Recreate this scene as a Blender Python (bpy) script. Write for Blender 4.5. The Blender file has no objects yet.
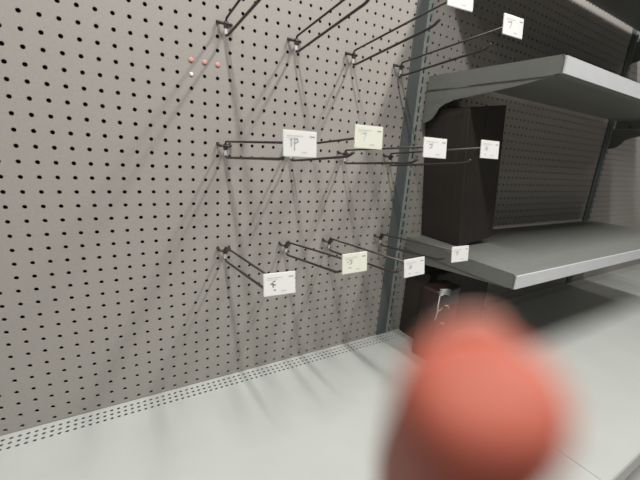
import bpy, bmesh, math, random
from mathutils import Vector, Matrix
random.seed(4)
C = bpy.context.scene.collection
SC = bpy.context.scene
P = 0.0254                      # pitch of the pegboard holes (one inch)

# ------------------------------------------------------------------ camera
cam_d = bpy.data.cameras.new('camera'); cam = bpy.data.objects.new('camera', cam_d); C.objects.link(cam)
RIGHT = Vector((0.8560022, -0.51193322, 0.07200429))
DOWN = Vector((-0.07099364, -0.25436667, -0.96449857))
FWD = Vector((0.51207435, 0.82050105, -0.25408243))
CAM = Vector((-0.15971746, -0.77133453, -0.24529304))
UP, BACK = -DOWN, -FWD
CAM_M = Matrix(((RIGHT.x, UP.x, BACK.x, CAM.x), (RIGHT.y, UP.y, BACK.y, CAM.y), (RIGHT.z, UP.z, BACK.z, CAM.z), (0, 0, 0, 1)))
cam.matrix_world = CAM_M
cam_d.sensor_width = 36.0
cam_d.lens = 36.0 * 353.03 / 640.0
cam_d.clip_start = 0.004
cam_d.dof.use_dof = True
cam_d.dof.focus_distance = 0.80
cam_d.dof.aperture_fstop = 4.0
SC.camera = cam

# ------------------------------------------------------------------ world, lamps, exposure
w = bpy.data.worlds.new('store_air'); SC.world = w; w.use_nodes = True
w.node_tree.nodes['Background'].inputs[0].default_value = (0.95, 0.97, 1.0, 1)
w.node_tree.nodes['Background'].inputs[1].default_value = 0.015
SC.view_settings.view_transform = 'Standard'; SC.view_settings.look = 'None'
SC.view_settings.gamma = 1.0; SC.view_settings.use_curve_mapping = False
SC.view_settings.exposure = 0.08

def tube_lamp(name, x, power, y=-1.05, z=1.5, ly=0.9, lx=0.10):
    d = bpy.data.lights.new(name, 'AREA'); d.shape = 'RECTANGLE'; d.size = lx; d.size_y = ly
    d.energy = power; d.color = (1.0, 0.985, 0.95)
    o = bpy.data.objects.new(name, d); C.objects.link(o); o.location = (x, y, z)
    return o
for x, pw in ((-2.5, 5), (-1.3, 12), (-0.2, 37), (1.0, 43), (2.2, 6)):   # ceiling tubes across the aisle
    tube_lamp('ceiling_tube_light', x, pw)
tube_lamp('ceiling_tube_light', 2.95, 14, y=-3.3)        # next row of tubes, across the aisle

# ------------------------------------------------------------------ materials
def mat(name, col, rough=0.5, metal=0.0, noise=0.0, scale=30.0, bump=0.0, bscale=300.0, spec=0.5, trans=0.0, sss=0.0, sssr=None, sssc=0.004, stretch=None):
    m = bpy.data.materials.new(name); m.use_nodes = True
    nt = m.node_tree; b = nt.nodes['Principled BSDF']
    b.inputs['Roughness'].default_value = rough; b.inputs['Metallic'].default_value = metal
    b.inputs['Specular IOR Level'].default_value = spec
    b.inputs['Base Color'].default_value = (*col, 1)
    if trans: b.inputs['Transmission Weight'].default_value = trans
    if sss:
        b.inputs['Subsurface Weight'].default_value = sss
        b.inputs['Subsurface Radius'].default_value = sssr; b.inputs['Subsurface Scale'].default_value = sssc
    tc = nt.nodes.new('ShaderNodeTexCoord')
    if noise:
        n = nt.nodes.new('ShaderNodeTexNoise'); n.inputs['Scale'].default_value = scale; n.inputs['Detail'].default_value = 6
        if stretch:
            mp = nt.nodes.new('ShaderNodeMapping'); mp.inputs['Scale'].default_value = stretch
            nt.links.new(tc.outputs['Object'], mp.inputs[0]); nt.links.new(mp.outputs[0], n.inputs['Vector'])
        else:
            nt.links.new(tc.outputs['Object'], n.inputs['Vector'])
        r = nt.nodes.new('ShaderNodeMapRange')
        r.inputs['From Min'].default_value = 0.25; r.inputs['From Max'].default_value = 0.75
        r.inputs['To Min'].default_value = 1 - noise; r.inputs['To Max'].default_value = 1 + noise
        nt.links.new(n.outputs['Fac'], r.inputs['Value'])
        mx = nt.nodes.new('ShaderNodeVectorMath'); mx.operation = 'SCALE'
        mx.inputs[0].default_value = col
        nt.links.new(r.outputs[0], mx.inputs['Scale']); nt.links.new(mx.outputs[0], b.inputs['Base Color'])
    if bump:
        n2 = nt.nodes.new('ShaderNodeTexNoise'); n2.inputs['Scale'].default_value = bscale; n2.inputs['Detail'].default_value = 3
        nt.links.new(tc.outputs['Object'], n2.inputs['Vector'])
        bp = nt.nodes.new('ShaderNodeBump'); bp.inputs['Strength'].default_value = bump; bp.inputs['Distance'].default_value = 0.001
        nt.links.new(n2.outputs['Fac'], bp.inputs['Height']); nt.links.new(bp.outputs[0], b.inputs['Normal'])
    return m
M = {}
M['peg'] = mat('pegboard_paint', (0.36, 0.335, 0.31), 0.55, noise=0.05, scale=220, bump=0.25, bscale=700)
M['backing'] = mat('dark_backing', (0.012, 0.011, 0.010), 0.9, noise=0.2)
M['deck'] = mat('deck_paint', (0.44, 0.455, 0.43), 0.42, noise=0.03, scale=9, bump=0.05, bscale=500)
M['upright'] = mat('upright_paint', (0.115, 0.13, 0.128), 0.5, noise=0.06, scale=60, bump=0.1)
M['rail'] = mat('rail_paint', (0.30, 0.325, 0.31), 0.4, noise=0.05, scale=80)
M['shelf'] = mat('shelf_paint', (0.17, 0.175, 0.163), 0.45, noise=0.05, scale=40, bump=0.08)
M['wire'] = mat('dark_wire', (0.075, 0.064, 0.057), 0.42, metal=0.6, noise=0.15, scale=60)
M['tab'] = mat('bright_steel', (0.74, 0.73, 0.71), 0.5, metal=0.5, noise=0.05)
M['tag'] = mat('tag_white', (0.78, 0.775, 0.755), 0.35, noise=0.015, scale=50)
M['tag_cream'] = mat('tag_cream', (0.78, 0.78, 0.68), 0.35, noise=0.015, scale=50)
M['ink'] = mat('ink', (0.10, 0.10, 0.10), 0.7, noise=0.2, scale=900)
M['ink_mid'] = mat('ink_mid', (0.36, 0.35, 0.34), 0.7, noise=0.15, scale=900)
M['ink_soft'] = mat('ink_soft', (0.60, 0.59, 0.585), 0.7, noise=0.08, scale=900)
M['holder'] = mat('holder_plastic', (0.62, 0.63, 0.65), 0.25, noise=0.03)
M['red'] = mat('red_plastic', (0.74, 0.33, 0.28), 0.5, noise=0.06, scale=200)
M['white'] = mat('white_plastic', (0.9, 0.88, 0.86), 0.4, noise=0.03)
M['floor'] = mat('floor_vinyl', (0.42, 0.41, 0.39), 0.4, noise=0.08, scale=6)
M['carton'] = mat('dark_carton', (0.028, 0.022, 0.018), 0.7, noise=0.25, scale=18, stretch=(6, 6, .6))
M['pack'] = mat('pack_black', (0.022, 0.012, 0.011), 0.35, noise=0.4, scale=30)
M['pack_red'] = mat('pack_red', (0.10, 0.016, 0.014), 0.4, noise=0.2, scale=60)
M['film'] = mat('clear_film', (0.62, 0.60, 0.58), 0.15, noise=0.3, scale=40, bump=0.6, bscale=90)
M['skin'] = mat('skin', (0.37, 0.098, 0.066), 0.55, noise=0.05, scale=260, bump=0.15, bscale=900, spec=0.2, sss=0.6, sssr=(1.0, 0.3, 0.12), sssc=0.005)  # base colour darker and redder than bare skin, standing in for finger shade
M['nail'] = mat('nail', (0.72, 0.45, 0.38), 0.25, noise=0.03, sss=0.3, sssr=(1.0, 0.3, 0.2), sssc=0.003)
M['crumb'] = mat('crumb', (0.22, 0.12, 0.09), 0.8, noise=0.3, scale=600)

# ------------------------------------------------------------------ mesh helpers
def obj(name, bm, m, parent=None, smooth=False):
    bmesh.ops.recalc_face_normals(bm, faces=bm.faces)
    me = bpy.data.meshes.new(name); bm.to_mesh(me); bm.free()
    if isinstance(m, (list, tuple)):
        for k in m: me.materials.append(k)
    else: me.materials.append(m)
    if smooth:
        for p in me.polygons: p.use_smooth = True
    o = bpy.data.objects.new(name, me); C.objects.link(o)
    if parent: o.parent = parent
    return o
def tag(o, label, cat, group=None):
    o['label'] = label; o['category'] = cat
    if group: o['group'] = group
    return o
def struct(o): o['kind'] = 'structure'; return o
def thing(name, label, cat, loc=(0, 0, 0), rot=(0, 0, 0), group=None):
    o = bpy.data.objects.new(name, None); C.objects.link(o); o.empty_display_size = 0.02
    o.location = loc; o.rotation_euler = rot
    return tag(o, label, cat, group)
def add_box(bm, lo, hi, mi=0, bev=0.0):
    b2 = bmesh.new() if bev else bm
    x0, y0, z0 = lo; x1, y1, z1 = hi
    v = [b2.verts.new(p) for p in ((x0, y0, z0), (x1, y0, z0), (x1, y1, z0), (x0, y1, z0), (x0, y0, z1), (x1, y0, z1), (x1, y1, z1), (x0, y1, z1))]
    for f in ((0, 3, 2, 1), (4, 5, 6, 7), (0, 1, 5, 4), (1, 2, 6, 5), (2, 3, 7, 6), (3, 0, 4, 7)):
        b2.faces.new([v[i] for i in f]).material_index = mi
    if bev:
        bmesh.ops.bevel(b2, geom=list(b2.edges), offset=bev, segments=2, profile=0.6, affect='EDGES')
        merge(bm, b2, mi)
def merge(bm, b2, mi=0, mtx=None):
    mp = {}
    for v in b2.verts: mp[v] = bm.verts.new(mtx @ v.co if mtx else v.co)
    for f in b2.faces:
        try: bm.faces.new([mp[v] for v in f.verts]).material_index = mi if mi is not None else f.material_index
        except ValueError: pass
    b2.free()
def add_tube(bm, pts, r, n=10, mi=0, closed_caps=True):
    pts = [Vector(p) for p in pts]; rings = []
    t0 = (pts[1] - pts[0]).normalized()
    nrm = t0.orthogonal().normalized()
    for i, p in enumerate(pts):
        if i == 0: t = t0
        elif i == len(pts) - 1: t = (pts[i] - pts[i - 1]).normalized()
        else: t = ((pts[i] - pts[i - 1]).normalized() + (pts[i + 1] - pts[i]).normalized()).normalized()
        nrm = (nrm - t * nrm.dot(t)).normalized(); bn = t.cross(nrm)
        rr = r[i] if isinstance(r, (list, tuple)) else r
        rings.append([bm.verts.new(p + rr * (math.cos(a) * nrm + math.sin(a) * bn)) for a in [2 * math.pi * k / n for k in range(n)]])
    for a, b in zip(rings, rings[1:]):
        for k in range(n):
            bm.faces.new((a[k], a[(k + 1) % n], b[(k + 1) % n], b[k])).material_index = mi
    bm.faces.new(list(reversed(rings[0]))).material_index = mi; bm.faces.new(rings[-1]).material_index = mi
def arc(p, a, b, r, n=5):
    """points of a fillet of radius r at corner p between neighbours a and b"""
    p, a, b = Vector(p), Vector(a), Vector(b)
    u = (a - p).normalized(); v = (b - p).normalized()
    s, e = p + u * r, p + v * r
    return [((1 - t) ** 2) * s + 2 * t * (1 - t) * p + t * t * e for t in [i / n for i in range(n + 1)]]
def fillet(pts, r):
    out = [Vector(pts[0])]
    for i in range(1, len(pts) - 1): out += arc(pts[i], pts[i - 1], pts[i + 1], r)
    out.append(Vector(pts[-1])); return out
def prism(bm, outline, axis, lo, hi, mi=0):
    """extrude a 2D outline along an axis (0: outline is y,z; 1: x,z; 2: x,y)"""
    def at(p, t):
        return {0: (t, p[0], p[1]), 1: (p[0], t, p[1]), 2: (p[0], p[1], t)}[axis]
    a = [bm.verts.new(at(p, lo)) for p in outline]; b = [bm.verts.new(at(p, hi)) for p in outline]
    n = len(a)
    bm.faces.new(list(reversed(a))).material_index = mi; bm.faces.new(b).material_index = mi
    for i in range(n): bm.faces.new((a[i], a[(i + 1) % n], b[(i + 1) % n], b[i])).material_index = mi
def perforated(bm, us, vs, ru, rv, place, seg=16, wall=0.003):
    """a grid of square cells, each with a real hole; place(u, v, depth) gives the 3D point"""
    du, dv = abs(us[1] - us[0]), abs(vs[1] - vs[0])
    ang = [2 * math.pi * k / seg for k in range(seg)]
    for u in us:
        for v in vs:
            out, rim, deep = [], [], []
            for a in ang:
                c, s = math.cos(a), math.sin(a); m = max(abs(c), abs(s))
                out.append(bm.verts.new(place(u + c / m * du / 2, v + s / m * dv / 2, 0)))
                rim.append(bm.verts.new(place(u + c * ru, v + s * rv, 0)))
                deep.append(bm.verts.new(place(u + c * ru, v + s * rv, wall)))
            for k in range(seg):
                j = (k + 1) % seg
                bm.faces.new((out[k], out[j], rim[j], rim[k])); bm.faces.new((rim[k], rim[j], deep[j], deep[k]))

# ------------------------------------------------------------------ large structure
DECK = -32.35 * P               # height of the base deck
FLOOR = DECK - 0.16
bm = bmesh.new(); add_box(bm, (-3.2, -4.6, FLOOR - 0.02), (4.2, 0.4, FLOOR)); struct(obj('floor', bm, M['floor']))
bm = bmesh.new(); add_box(bm, (-3.2, -4.6, 1.62), (4.2, 0.4, 1.64)); struct(obj('ceiling', bm, M['floor']))

BAY = 46                        # holes across one panel
def make_panel(name, x0, label):
    """one perforated panel between two uprights, its left hole column at x0 (in pitches)"""
    o = thing(name, label, 'pegboard', (x0 * P, 0, DECK))
    bm = bmesh.new()
    perforated(bm, [i * P for i in range(BAY)], [(-r * P) - DECK for r in range(-20, 33)], 0.0036, 0.0036, lambda u, v, d: (u, d, v))
    zt = 20.5 * P - DECK; zb = -32.5 * P - DECK
    pf = obj('perforated_sheet', bm, M['peg'], o)
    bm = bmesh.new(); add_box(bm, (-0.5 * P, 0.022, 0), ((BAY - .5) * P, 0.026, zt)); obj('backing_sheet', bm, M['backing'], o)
    bm = bmesh.new(); add_box(bm, (-0.5 * P, 0.0, zt), ((BAY - .5) * P, 0.026, zt + 0.012), bev=0.002); obj('top_rail', bm, M['peg'], o)
    return o
def copy_tree(o, parent=None):
    c = o.copy(); C.objects.link(c)
    if parent: c.parent = parent
    for ch in list(o.children): copy_tree(ch, c)
    return c
panel = make_panel('pegboard_panel', 22 - (BAY - 1), 'grey pegboard panel carrying the wire hooks, left of the slotted upright')
p2 = copy_tree(panel); p2.location.x = 25.1 * P
p2['label'] = 'grey pegboard panel behind the shelves, right of the slotted upright'
p3 = copy_tree(panel); p3.location.x = (25.1 + BAY + 2.6) * P
p3['label'] = 'grey pegboard panel of the farthest bay along the right'

def make_upright(label, x):
    o = thing('slotted_upright', label, 'upright', (x * P, 0, DECK))
    H = 20.9 * P - DECK
    # flat face band on the left
    bm = bmesh.new(); add_box(bm, (-1.15 * P, -0.0035, 0), (0.35 * P, -0.0004, H), bev=0.0008); obj('face_band', bm, M['upright'], o)
    # slotted rail: a real slotted strip
    bm = bmesh.new()
    x0, x1 = 0.35 * P, 1.12 * P; y = -0.006; sx0, sx1 = 0.66 * P, 0.95 * P
    z = 0.0; quads = []
    zs = [0.0]
    n = int(H / P)
    def q(a, b, c, d): bm.faces.new([bm.verts.new(p) for p in (a, b, c, d)])
    for k in range(n):
        z0, z1 = k * P, (k + 1) * P; s0, s1 = z0 + 0.15 * P, z0 + 0.83 * P
        q((x0, y, z0), (sx0, y, z0), (sx0, y, z1), (x0, y, z1)); q((sx1, y, z0), (x1, y, z0), (x1, y, z1), (sx1, y, z1))
        q((sx0, y, z0), (sx1, y, z0), (sx1, y, s0), (sx0, y, s0)); q((sx0, y, s1), (sx1, y, s1), (sx1, y, z1), (sx0, y, z1))
        d = y + 0.003
        q((sx0, y, s0), (sx0, y, s1), (sx0, d, s1), (sx0, d, s0)); q((sx1, y, s0), (sx1, y, s1), (sx1, d, s1), (sx1, d, s0))
        q((sx0, y, s0), (sx1, y, s0), (sx1, d, s0), (sx0, d, s0)); q((sx0, y, s1), (sx1, y, s1), (sx1, d, s1), (sx0, d, s1))
    top = n * P
    q((x0, y, 0), (x0, y, top), (x0, 0.02, top), (x0, 0.02, 0)); q((x1, y, 0), (x1, y, top), (x1, 0.02, top), (x1, 0.02, 0))
    add_box(bm, (x0, y, top), (x1, 0.02, H))
    bmesh.ops.remove_doubles(bm, verts=bm.verts, dist=1e-6)
    obj('slotted_rail', bm, M['rail'], o)
    bm = bmesh.new(); add_box(bm, (x0 + .001, 0.012, 0), (x1 - .001, 0.019, H - .01)); obj('rail_channel', bm, M['backing'], o)
    return o
make_upright('grey green upright with a column of dark slots between the two pegboard panels', 23.3)
u2 = make_upright('slotted upright between the shelf bays at far right', 23.3 + BAY + 2.6)

# base decks: perforated strip at the back, plain sheet, folded front lip
def make_deck(label, x0, x1):
    o = thing('base_deck', label, 'base deck', (x0, 0, DECK))
    L = x1 - x0; h = P / 2; nc = int(L / h); e = (L - nc * h) / 2; D = 0.62
    bm = bmesh.new()
    perforated(bm, [e + (i + .5) * h for i in range(nc)], [-0.0085 - h * k - h / 2 for k in range(3)], 0.0034, 0.0029, lambda u, v, d: (u, v, -d), seg=16, wall=0.002)
    def q(*p): bm.faces.new([bm.verts.new(a) for a in p])
    yb = -0.0085; ye = yb - 3 * h
    q((0, -.001, 0), (L, -.001, 0), (L, yb, 0), (0, yb, 0))
    q((0, yb, 0), (e, yb, 0), (e, ye, 0), (0, ye, 0)); q((L - e, yb, 0), (L, yb, 0), (L, ye, 0), (L - e, ye, 0))
    obj('perforated_strip', bm, M['deck'], o)
    bm = bmesh.new()
    prof = [(ye, 0), (-D + .006, 0), (-D + .002, -.002), (-D, -.006), (-D, -.045), (-D + .002, -.045), (-D + .002, -.006), (-D + .006, -.002), (ye, -.002)]
    prism(bm, prof, 0, 0.0006, L - 0.0006); obj('deck_sheet', bm, M['deck'], o)
    bm = bmesh.new(); add_box(bm, (0.001, -.10, -.02), (L - .001, -.003, -.017)); obj('deck_underlay', bm, M['backing'], o)
    bm = bmesh.new(); add_box(bm, (0.001, -D + .03, FLOOR - DECK), (L - .001, -D + .033, -.002)); obj('kick_plate', bm, M['upright'], o)
    return o
XS = 24.2 * P
BW = (BAY + 2.6) * P
make_deck('empty light grey base deck under the wire hooks', XS - BW, XS)
make_deck('light grey base deck of the shelf bay right of the upright', XS, XS + BW)
make_deck('light grey base deck of the farthest bay at right', XS + BW, XS + 2 * BW)

R = math.radians
# ------------------------------------------------------------------ shelves of the next bay
def make_shelf(label, x0, z, side, depth=0.36, lip=-1.45 * P):
    """shelf tray on two cantilever brackets; side is the bracket outline in (y, z)"""
    o = thing('metal_shelf', label, 'shelf', (x0, 0, z))
    L = BW - 0.6 * P
    bm = bmesh.new(); D = depth
    prof = [(-.012, 0), (-D + .005, 0), (-D, -.005), (-D, lip), (-D + .012, lip), (-D + .012, lip + .0015), (-D + .0015, lip + .0015), (-D + .0015, -.006), (-D + .006, -.0015), (-.012, -.0015)]
    prism(bm, prof, 0, 0.0, L); tray = obj('shelf_tray', bm, M['shelf'], o)
    for xa in (0.0, L - .0015):
        bm = bmesh.new(); prism(bm, [(-.012, -.0016), (-D + .002, -.0016), (-D + .002, lip), (-.012, lip)], 0, xa, xa + .0015)
        obj('side_lip', bm, M['shelf'], o)
    bm = bmesh.new(); prism(bm, [(-D - .004, -.003), (-D - .0005, -.003), (-D - .0005, lip + .002), (-D - .004, lip + .002)], 0, .002, L - .002)
    obj('price_rail', bm, M['holder'], o)
    for xa in (0.0025, L - .0055):
        bm = bmesh.new(); prism(bm, side, 0, xa, xa + .003); obj('bracket', bm, M['shelf'], o)
        bm = bmesh.new(); add_tube(bm, [(xa + (-.0022 if xa < .1 else .001), -.066, lip * .72), (xa + (.0004 if xa < .1 else .0035), -.066, lip * .72)], .0042, 12); obj('rivet', bm, M['wire'], o)
    return o
upper_side = [(-.008, lz * P) for lz in (-1.5, -4.85)] + [(-.030, -4.65 * P), (-.043, -4.35 * P), (-.052, -3.9 * P), (-.062, -3.3 * P), (-.076, -3.0 * P), (-.105, -2.65 * P), (-.26, -2.0 * P), (-.345, -1.5 * P)]
lower_side = [(-.008, lz * P) for lz in (-1.5, -3.0)] + [(-.030, -2.95 * P), (-.10, -2.45 * P), (-.19, -2.05 * P), (-.345, -1.5 * P)]
make_shelf('grey metal shelf with a notched bracket behind the hook ends beside the upright', 24.72 * P, -1.40 * P, upper_side)
make_shelf('lower grey metal shelf right of the upright, above the dark packages', 24.72 * P, -19.45 * P, lower_side)

make_shelf('topmost grey metal shelf right of the upright, above the notched one', 24.72 * P, 12.8 * P, upper_side, .40)

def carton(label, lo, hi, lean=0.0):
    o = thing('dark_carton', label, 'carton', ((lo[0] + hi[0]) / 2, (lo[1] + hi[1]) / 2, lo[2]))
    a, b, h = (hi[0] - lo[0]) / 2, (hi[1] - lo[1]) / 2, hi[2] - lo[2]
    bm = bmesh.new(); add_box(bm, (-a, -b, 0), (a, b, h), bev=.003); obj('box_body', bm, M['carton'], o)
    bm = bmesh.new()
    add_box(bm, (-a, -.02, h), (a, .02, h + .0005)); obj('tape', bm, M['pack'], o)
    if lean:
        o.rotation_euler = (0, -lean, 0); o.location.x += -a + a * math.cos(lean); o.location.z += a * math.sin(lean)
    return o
carton('dark brown carton on the lower shelf behind the notched bracket, tilted along the shadow edge', (27.5 * P, -.15, -19.45 * P + .0005), (33.5 * P, -.004, -4.6 * P), R(8.5))  # dark side tilted to stand in for the shelf's shadow edge on the panel
carton('dark carton standing on the deck at the back under the lower shelf', (25.9 * P, -.10, DECK + .0005), (38 * P, -.006, -23.4 * P))

# blister / film-wrapped package in front of it
o = thing('wrapped_package', 'dark red package in crinkled clear film on the deck under the lower shelf', 'package', (25.5 * P, -.150, DECK), (0, 0, .12))
o.scale = (1, 1, 1.41)
bm = bmesh.new()
add_box(bm, (-.052, -.030, 0), (.062, .030, .155), bev=.008); obj('package_body', bm, M['pack'], o, True)
bm = bmesh.new(); add_box(bm, (-.046, -.0312, .03), (.055, -.0300, .115)); obj('red_panel', bm, M['pack_red'], o)
bm = bmesh.new()
for k in range(4):                       # folds of the film bunched along the top edge
    add_tube(bm, [(-.052 + .003 * k, -.031 + .002 * k, .146 + .004 * k), (-.036, -.034, .150 + .003 * k), (-.018, -.031, .147 + .003 * k), (.002, -.032, .140 + .004 * k)], [.0010, .0020, .0014, .0008], 8)
add_tube(bm, [(-.051, -.033, .146), (-.054, -.034, .128), (-.054, -.036, .114), (-.058, -.034, .098)], [.0012, .0018, .0022, .0012], 8)
add_tube(bm, [(-.054, -.034, .115), (-.040, -.037, .119), (-.030, -.034, .121)], [.0016, .0013, .0008], 8)
add_tube(bm, [(-.020, -.034, .123), (-.006, -.036, .121), (.006, -.034, .112)], [.0008, .0018, .001], 8)
add_tube(bm, [(-.026, -.033, .086), (-.018, -.037, .084), (-.008, -.034, .080)], [.001, .003, .001], 8)
obj('film_folds', bm, M['film'], o, True)

# ------------------------------------------------------------------ wire hooks
HOOK_L = 0.295
def make_hook(label, col, row, yaw, tilt, HOOK_L=0.295, drop=-.0255):
    """double wire display hook: crossbar with two prongs in the holes, product wire below, label wire above"""
    o = thing('wire_hook', label, 'hook', (col * P, 0, -row * P), (0, 0, 0), 'double wire hooks on the pegboard')
    R_ = Matrix.Rotation(yaw, 4, 'Z') @ Matrix.Rotation(-tilt, 4, 'X')
    bm = bmesh.new(); y = -.0140; r = .0031
    add_tube(bm, fillet([(-P / 2, .008, .001), (-P / 2, y, -.0035), (P / 2, y, -.0035), (P / 2, .008, .001)], .010), r, 10)
    obj('crossbar', bm, M['wire'], o, True)
    bm = bmesh.new(); add_box(bm, (-.0028, y - .0012, -.0265), (.0028, y + .0012, -.010), bev=.0008); obj('backing_tab', bm, M['tab'], o)
    bm = bmesh.new(); add_box(bm, (-.0050, y - .0024, -.0115), (.0050, y + .0016, .0005), bev=.0012); obj('weld_block', bm, M['wire'], o)
    S = Vector((0, y - .002, 0))
    def W(p): return S + R_ @ (Vector(p))
    bm = bmesh.new()
    add_tube(bm, [W(p) for p in fillet([(0, .002, .0005), (0, -.0005, .0055), (0, -HOOK_L + .0025, .004)], .0025)], .0021, 10)
    obj('label_wire', bm, M['wire'], o, True)
    bm = bmesh.new()
    add_tube(bm, [W(p) for p in fillet([(0, .001, -.0250), (0, -.002, -.0270), (0, -HOOK_L + .052, drop), (0, -HOOK_L + .038, drop + .0065)], .010)], .0025, 10)
    obj('product_wire', bm, M['wire'], o, True)
    return o, o.location + W((0, -HOOK_L, .004))

TW, TH = .054, .036
def stroke(bm, pts, wd, y):
    """flat printed stroke along a polyline on the tag face (x, z), raised a hair"""
    for (xa, za), (xb, zb) in zip(pts, pts[1:]):
        d = Vector((xb - xa, zb - za)); n = Vector((-d.y, d.x)).normalized() * wd / 2
        e = d.normalized() * wd / 2
        a = Vector((xa, za)) - e; b = Vector((xb, zb)) + e
        prism(bm, [(a + n), (b + n), (b - n), (a - n)], 1, y - .00015, y)
GLYPHS = {   # the large printed price, as far as it can be made out on each tag
 'A': [[(-.016, .005), (-.013, .0065)], [(-.0095, .007), (-.0095, -.0085)], [(-.0095, .006), (-.005, .0065), (-.004, .003), (-.0085, .0005)], [(-.0145, .004), (-.0145, -.004)]],
 'B': [[(-.015, .004), (-.009, .0055), (-.006, .005), (-.0095, -.005)]],
 'C': [[(-.014, .005), (-.008, .0055), (-.0085, .001), (-.013, -.001)]],
 'D': [[(-.0155, .001), (-.013, .001)], [(-.0105, .005), (-.0085, .005)], [(-.0105, -.0005), (-.008, -.001)], [(-.0095, -.009), (-.008, -.009)], [(-.012, .003), (-.0115, -.004)]],
 'E': [[(-.016, .003), (-.014, .003)], [(-.011, .0055), (-.007, .0045), (-.0075, .001), (-.011, -.001)], [(-.013, -.0075), (-.009, -.0075)]],
 'F': [[(-.0145, -.001), (-.012, .004), (-.009, .003), (-.010, -.002)], [(-.0145, -.0105), (-.013, -.0105)]],
}
def make_tag(label, centre, yaw, pitch, roll, glyph, cream=False, ink='ink_mid'):
    o = thing('price_tag', label, 'price tag', centre, (0, 0, 0), 'white price tags on the hook ends')
    o.rotation_euler = (Matrix.Rotation(yaw, 3, 'Z') @ Matrix.Rotation(pitch, 3, 'X') @ Matrix.Rotation(roll, 3, 'Y')).to_euler()
    bm = bmesh.new(); add_box(bm, (-TW / 2, -.0012, -TH / 2), (TW / 2, .0012, TH / 2), bev=.0009)
    obj('card', bm, M['tag_cream' if cream else 'tag'], o)
    bm = bmesh.new()                     # plastic holder behind the card, with its clip
    add_box(bm, (-TW / 2 + .002, .0013, -TH / 2 + .002), (TW / 2 - .002, .0026, TH / 2 - .001), bev=.0005)
    add_box(bm, (-.006, .0026, -.005), (.006, .008, .006), bev=.001)
    obj('holder', bm, M['holder'], o)
    y = -.0012
    bm = bmesh.new()
    for i, (a, b) in enumerate(((-.021, -.0155), (-.0145, -.008), (-.007, -.0025), (-.0015, .004))): stroke(bm, [(a, .0105), (b, .0105)], .0016, y)
    for a, b in ((-.021, -.013), (-.0115, -.004)): stroke(bm, [(a, .0076), (b, .0076)], .001, y)
    for a, b in ((.003, .010),): stroke(bm, [(a, -.0115), (b, -.0115)], .0022, y)
    obj('printed_lines', bm, M['ink_soft'], o)
    bm = bmesh.new(); stroke(bm, [(.0165, .0105), (.0225, .0105)], .002, y); obj('printed_code', bm, M['ink_mid'], o)
    bm = bmesh.new()
    for g in GLYPHS[glyph]: stroke(bm, g, .0018, y)
    obj('printed_price', bm, M[ink], o)
    return o
R = math.radians
# (column, row, yaw, tilt, hook label)
hooks = [
 (2.5, 1, 0, 7.6, 'double wire hook at the top left, its wires leaving the upper edge'),
 (8.5, 1, 0, 7.5, 'double wire hook second from left in the top row'),
 (14.5, 1, 0, 7.2, 'double wire hook third from left in the top row, passing the top of the upright'),
 (20.5, 1, 0, 5.0, 'double wire hook of the top row closest to the upright'),
 (2.5, 10, 3.2, 1.6, 'double wire hook at the left end of the middle row'),
 (8.5, 10, -1.0, 5.3, 'double wire hook second from left in the middle row, its root behind a price tag'),
 (14.5, 10, -0.4, 4.2, 'double wire hook third from left in the middle row'),
 (20.5, 10, 0, 5.6, 'double wire hook of the middle row closest to the upright'),
 (2.5, 19, 0.7, 4.2, 'double wire hook at the left end of the bottom row'),
 (8.5, 19, -1.2, 8.2, 'double wire hook second from left in the bottom row'),
 (13.5, 19, 1.7, 4.3, 'double wire hook third from left in the bottom row'),
 (20.5, 19, 0, 5.6, 'double wire hook of the bottom row closest to the upright'),
]
ends = []
DROP = {0: -.034, 4: -.0205, 8: -.0235}
LEN = {4: .297, 5: .284, 6: .285, 8: .279, 9: .284, 10: .291, 11: .266}
for c, r, yw, tl, lab in hooks:
    h, e = make_hook(lab, c, r, R(yw), R(tl), LEN.get(len(ends), .291), DROP.get(len(ends), -.0255)); ends.append(e)
# (hook index, fitted centre or None, yaw, pitch, roll, glyph, cream, ink, label)
tags = [
 (2, None, -9, -7, 0, 'C', False, 'ink_mid', 'white price tag on the top row hook that passes in front of the upright top'),
 (3, None, -6, -7, 0, 'B', False, 'ink_mid', 'white price tag on the top row hook closest to the upright'),
 (4, (.0805, -.3144, -.2434), 1.3, -5.2, -.7, 'A', False, 'ink_mid', 'largest white price tag, at the left end of the middle row'),
 (5, (.2109, -.3021, -.2247), -4.4, -4.8, -.3, 'B', True, 'ink_soft', 'creamy white price tag in the middle row, left of the upright'),
 (6, (.3664, -.3031, -.2320), -6.8, -7.2, .2, 'C', False, 'ink_mid', 'white price tag of the middle row against the dark space under the upper shelf'),
 (7, None, -4, -7, 0, 'F', False, 'ink_mid', 'white price tag on the middle row hook closest to the upright'),
 (8, (.0669, -.2976, -.4586), -2.5, -10.3, .5, 'D', False, 'ink', 'white price tag with speckled black print at the left end of the bottom row'),
 (9, (.2098, -.3005, -.4385), -.1, -7.2, -.9, 'E', True, 'ink_mid', 'yellowish price tag in the bottom row, second from left'),
 (10, (.3517, -.3093, -.4601), -1.3, -8, -2.5, 'F', False, 'ink_mid', 'white price tag of the bottom row just below the lower shelf edge'),
 (11, None, -3, -8, 0, 'C', False, 'ink_mid', 'white price tag seen as a sliver in front of the lower shelf'),
]
for i, ctr, yw, pt, rl, g, cr, ink, lab in tags:
    c = Vector(ctr) if ctr else ends[i] + Vector((0, -.004, -.004))
    make_tag(lab, c, R(yw), R(pt), R(rl), g, cr, ink)

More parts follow.
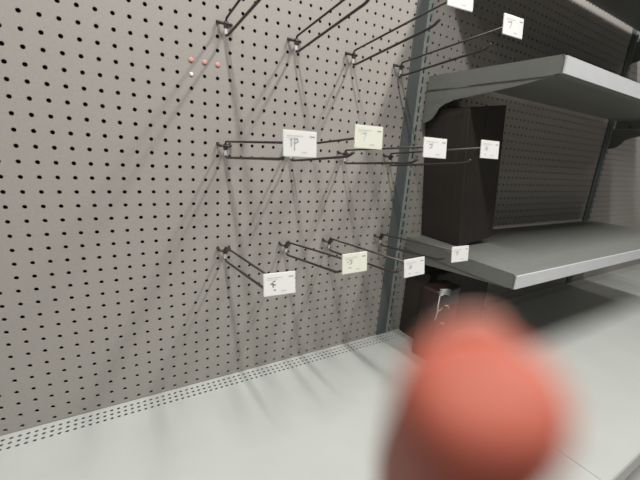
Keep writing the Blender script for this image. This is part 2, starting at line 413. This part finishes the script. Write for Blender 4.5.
# ------------------------------------------------------------------ small plugs in the holes, crumb on the deck
def plug(name, c, r, m, label, cat, group=None, rad=.0044):
    bm = bmesh.new()
    add_tube(bm, [(0, .004, 0), (0, -.0004, 0), (0, -.0014, 0), (0, -.0024, 0)], [.0029, .0029, rad, rad * .62], 16)
    o = obj(name, bm, m); o.location = (c * P, 0, -r * P); tag(o, label, cat, group)
    return o
plug('hole_plug', 0, 4, M['red'], 'leftmost of the three small red plugs in the pegboard holes', 'plug', 'red plugs in the pegboard')
plug('hole_plug', 1, 4, M['red'], 'middle one of the three small red plugs in the pegboard holes', 'plug', 'red plugs in the pegboard')
plug('hole_plug', 2, 4, M['red'], 'small red plug nearest the top left hook', 'plug', 'red plugs in the pegboard')
plug('hole_plug', 0, 5, M['white'], 'tiny white plug in the hole below the leftmost red plug', 'plug', rad=.0036)
bm = bmesh.new()
add_tube(bm, [(-.004, 0, .001), (-.0015, .0006, .0014), (.001, 0, .001), (.004, -.001, .0012)], [.0006, .0012, .001, .0005], 8)
o = obj('crumb', bm, M['crumb'], None, True); o.location = (.394, -.285, DECK); tag(o, 'tiny brown crumb lying on the empty grey deck', 'crumb')

# ------------------------------------------------------------------ hand of the photographer, one finger before the lens
HAND_M = Matrix(CAM_M)
def grow(name, chains, levels=2):
    """skin a set of joint chains: chains = list of [(point, (rx, ry)), ...]; the first chain's first joint is the root"""
    verts, edges, rad = [], [], []
    idx = {}
    for ch in chains:
        prev = None
        for p, r in ch:
            key = tuple(round(a, 5) for a in p)
            if key not in idx: idx[key] = len(verts); verts.append(p); rad.append(r)
            if prev is not None and prev != idx[key]: edges.append((prev, idx[key]))
            prev = idx[key]
    me = bpy.data.meshes.new(name); me.from_pydata(verts, edges, [])
    o = bpy.data.objects.new(name, me); C.objects.link(o)
    md = o.modifiers.new('skin', 'SKIN'); md.use_smooth_shade = True
    sub = o.modifiers.new('sub', 'SUBSURF'); sub.levels = levels; sub.render_levels = levels
    for i, r in enumerate(rad):
        me.skin_vertices[0].data[i].radius = r if isinstance(r, tuple) else (r, r)
        me.skin_vertices[0].data[i].use_root = (i == 0)
    dg = bpy.context.evaluated_depsgraph_get()
    me2 = bpy.data.meshes.new_from_object(o.evaluated_get(dg))
    bpy.data.objects.remove(o); bpy.data.meshes.remove(me)
    for p in me2.polygons: p.use_smooth = True
    return me2
mm = .001
def V(x, y, z): return (x * mm, y * mm, z * mm)
# left hand, palm towards the lens, index finger raised in front of it (local axes: x right, y up, z towards the lens)
wrist = V(46, -134, -40); palm = V(44, -100, -48)
k_i, k_m, k_r, k_l = V(22, -64, -58), V(41, -63, -58), V(59, -67, -55), V(75, -75, -50)
chains = [
 [(palm, (.030, .014)), (wrist, (.026, .018)), (V(48, -190, -30), (.031, .026)), (V(50, -250, -24), (.036, .032))],
 [(palm, (.030, .014)), (k_i, (.0115, .0105)), (V(17.4, -38, -57), (.0096, .0094)), (V(16.8, -25.5, -44.0), (.0092, .0090)), (V(15.2, -16.4, -34.2), (.0087, .0082)), (V(14.4, -13.0, -31.2), (.0078, .0068)), (V(14.2, -11.8, -30.2), (.0052, .0042))],
 [(palm, (.030, .014)), (k_m, (.0115, .0105)), (V(44, -40, -30), (.0094, .0092)), (V(44, -44, -8), (.0084, .0082)), (V(43, -60, 4), (.0072, .0068))],
 [(palm, (.030, .014)), (k_r, (.0110, .0100)), (V(63, -46, -29), (.0090, .0088)), (V(62, -50, -9), (.0080, .0078)), (V(60, -64, 2), (.0068, .0065))],
 [(palm, (.030, .014)), (k_l, (.0100, .0092)), (V(80, -58, -28), (.0078, .0076)), (V(79, -60, -12), (.0070, .0068)), (V(77, -70, -3), (.0060, .0058))],
 [(palm, (.030, .014)), (V(20, -100, -32), (.015, .013)), (V(2, -84, -20), (.0115, .0108)), (V(-6, -66, -12), (.0098, .0092)), (V(-9, -54, -8), (.0074, .0066))],
]
person = thing('person', 'person holding a blurred reddish fingertip close before the lens at lower right', 'person')
person.matrix_world = HAND_M
me = grow('hand', chains); me.materials.append(M['skin'])
hand = bpy.data.objects.new('hand', me); C.objects.link(hand); hand.parent = person
hand['label'] = 'bare reddish hand with the index finger raised'
bm = bmesh.new()                         # nail on the far side of the fingertip
b2 = bmesh.new(); bmesh.ops.create_uvsphere(b2, u_segments=16, v_segments=10, radius=1)
merge(bm, b2, 0, Matrix.Translation(V(15.8, -12.5, -39.6)) @ Matrix.Rotation(R(38), 4, 'X') @ Matrix.Diagonal((.0052, .0065, .0010, 1)))
obj('fingernail', bm, M['nail'], person, True)
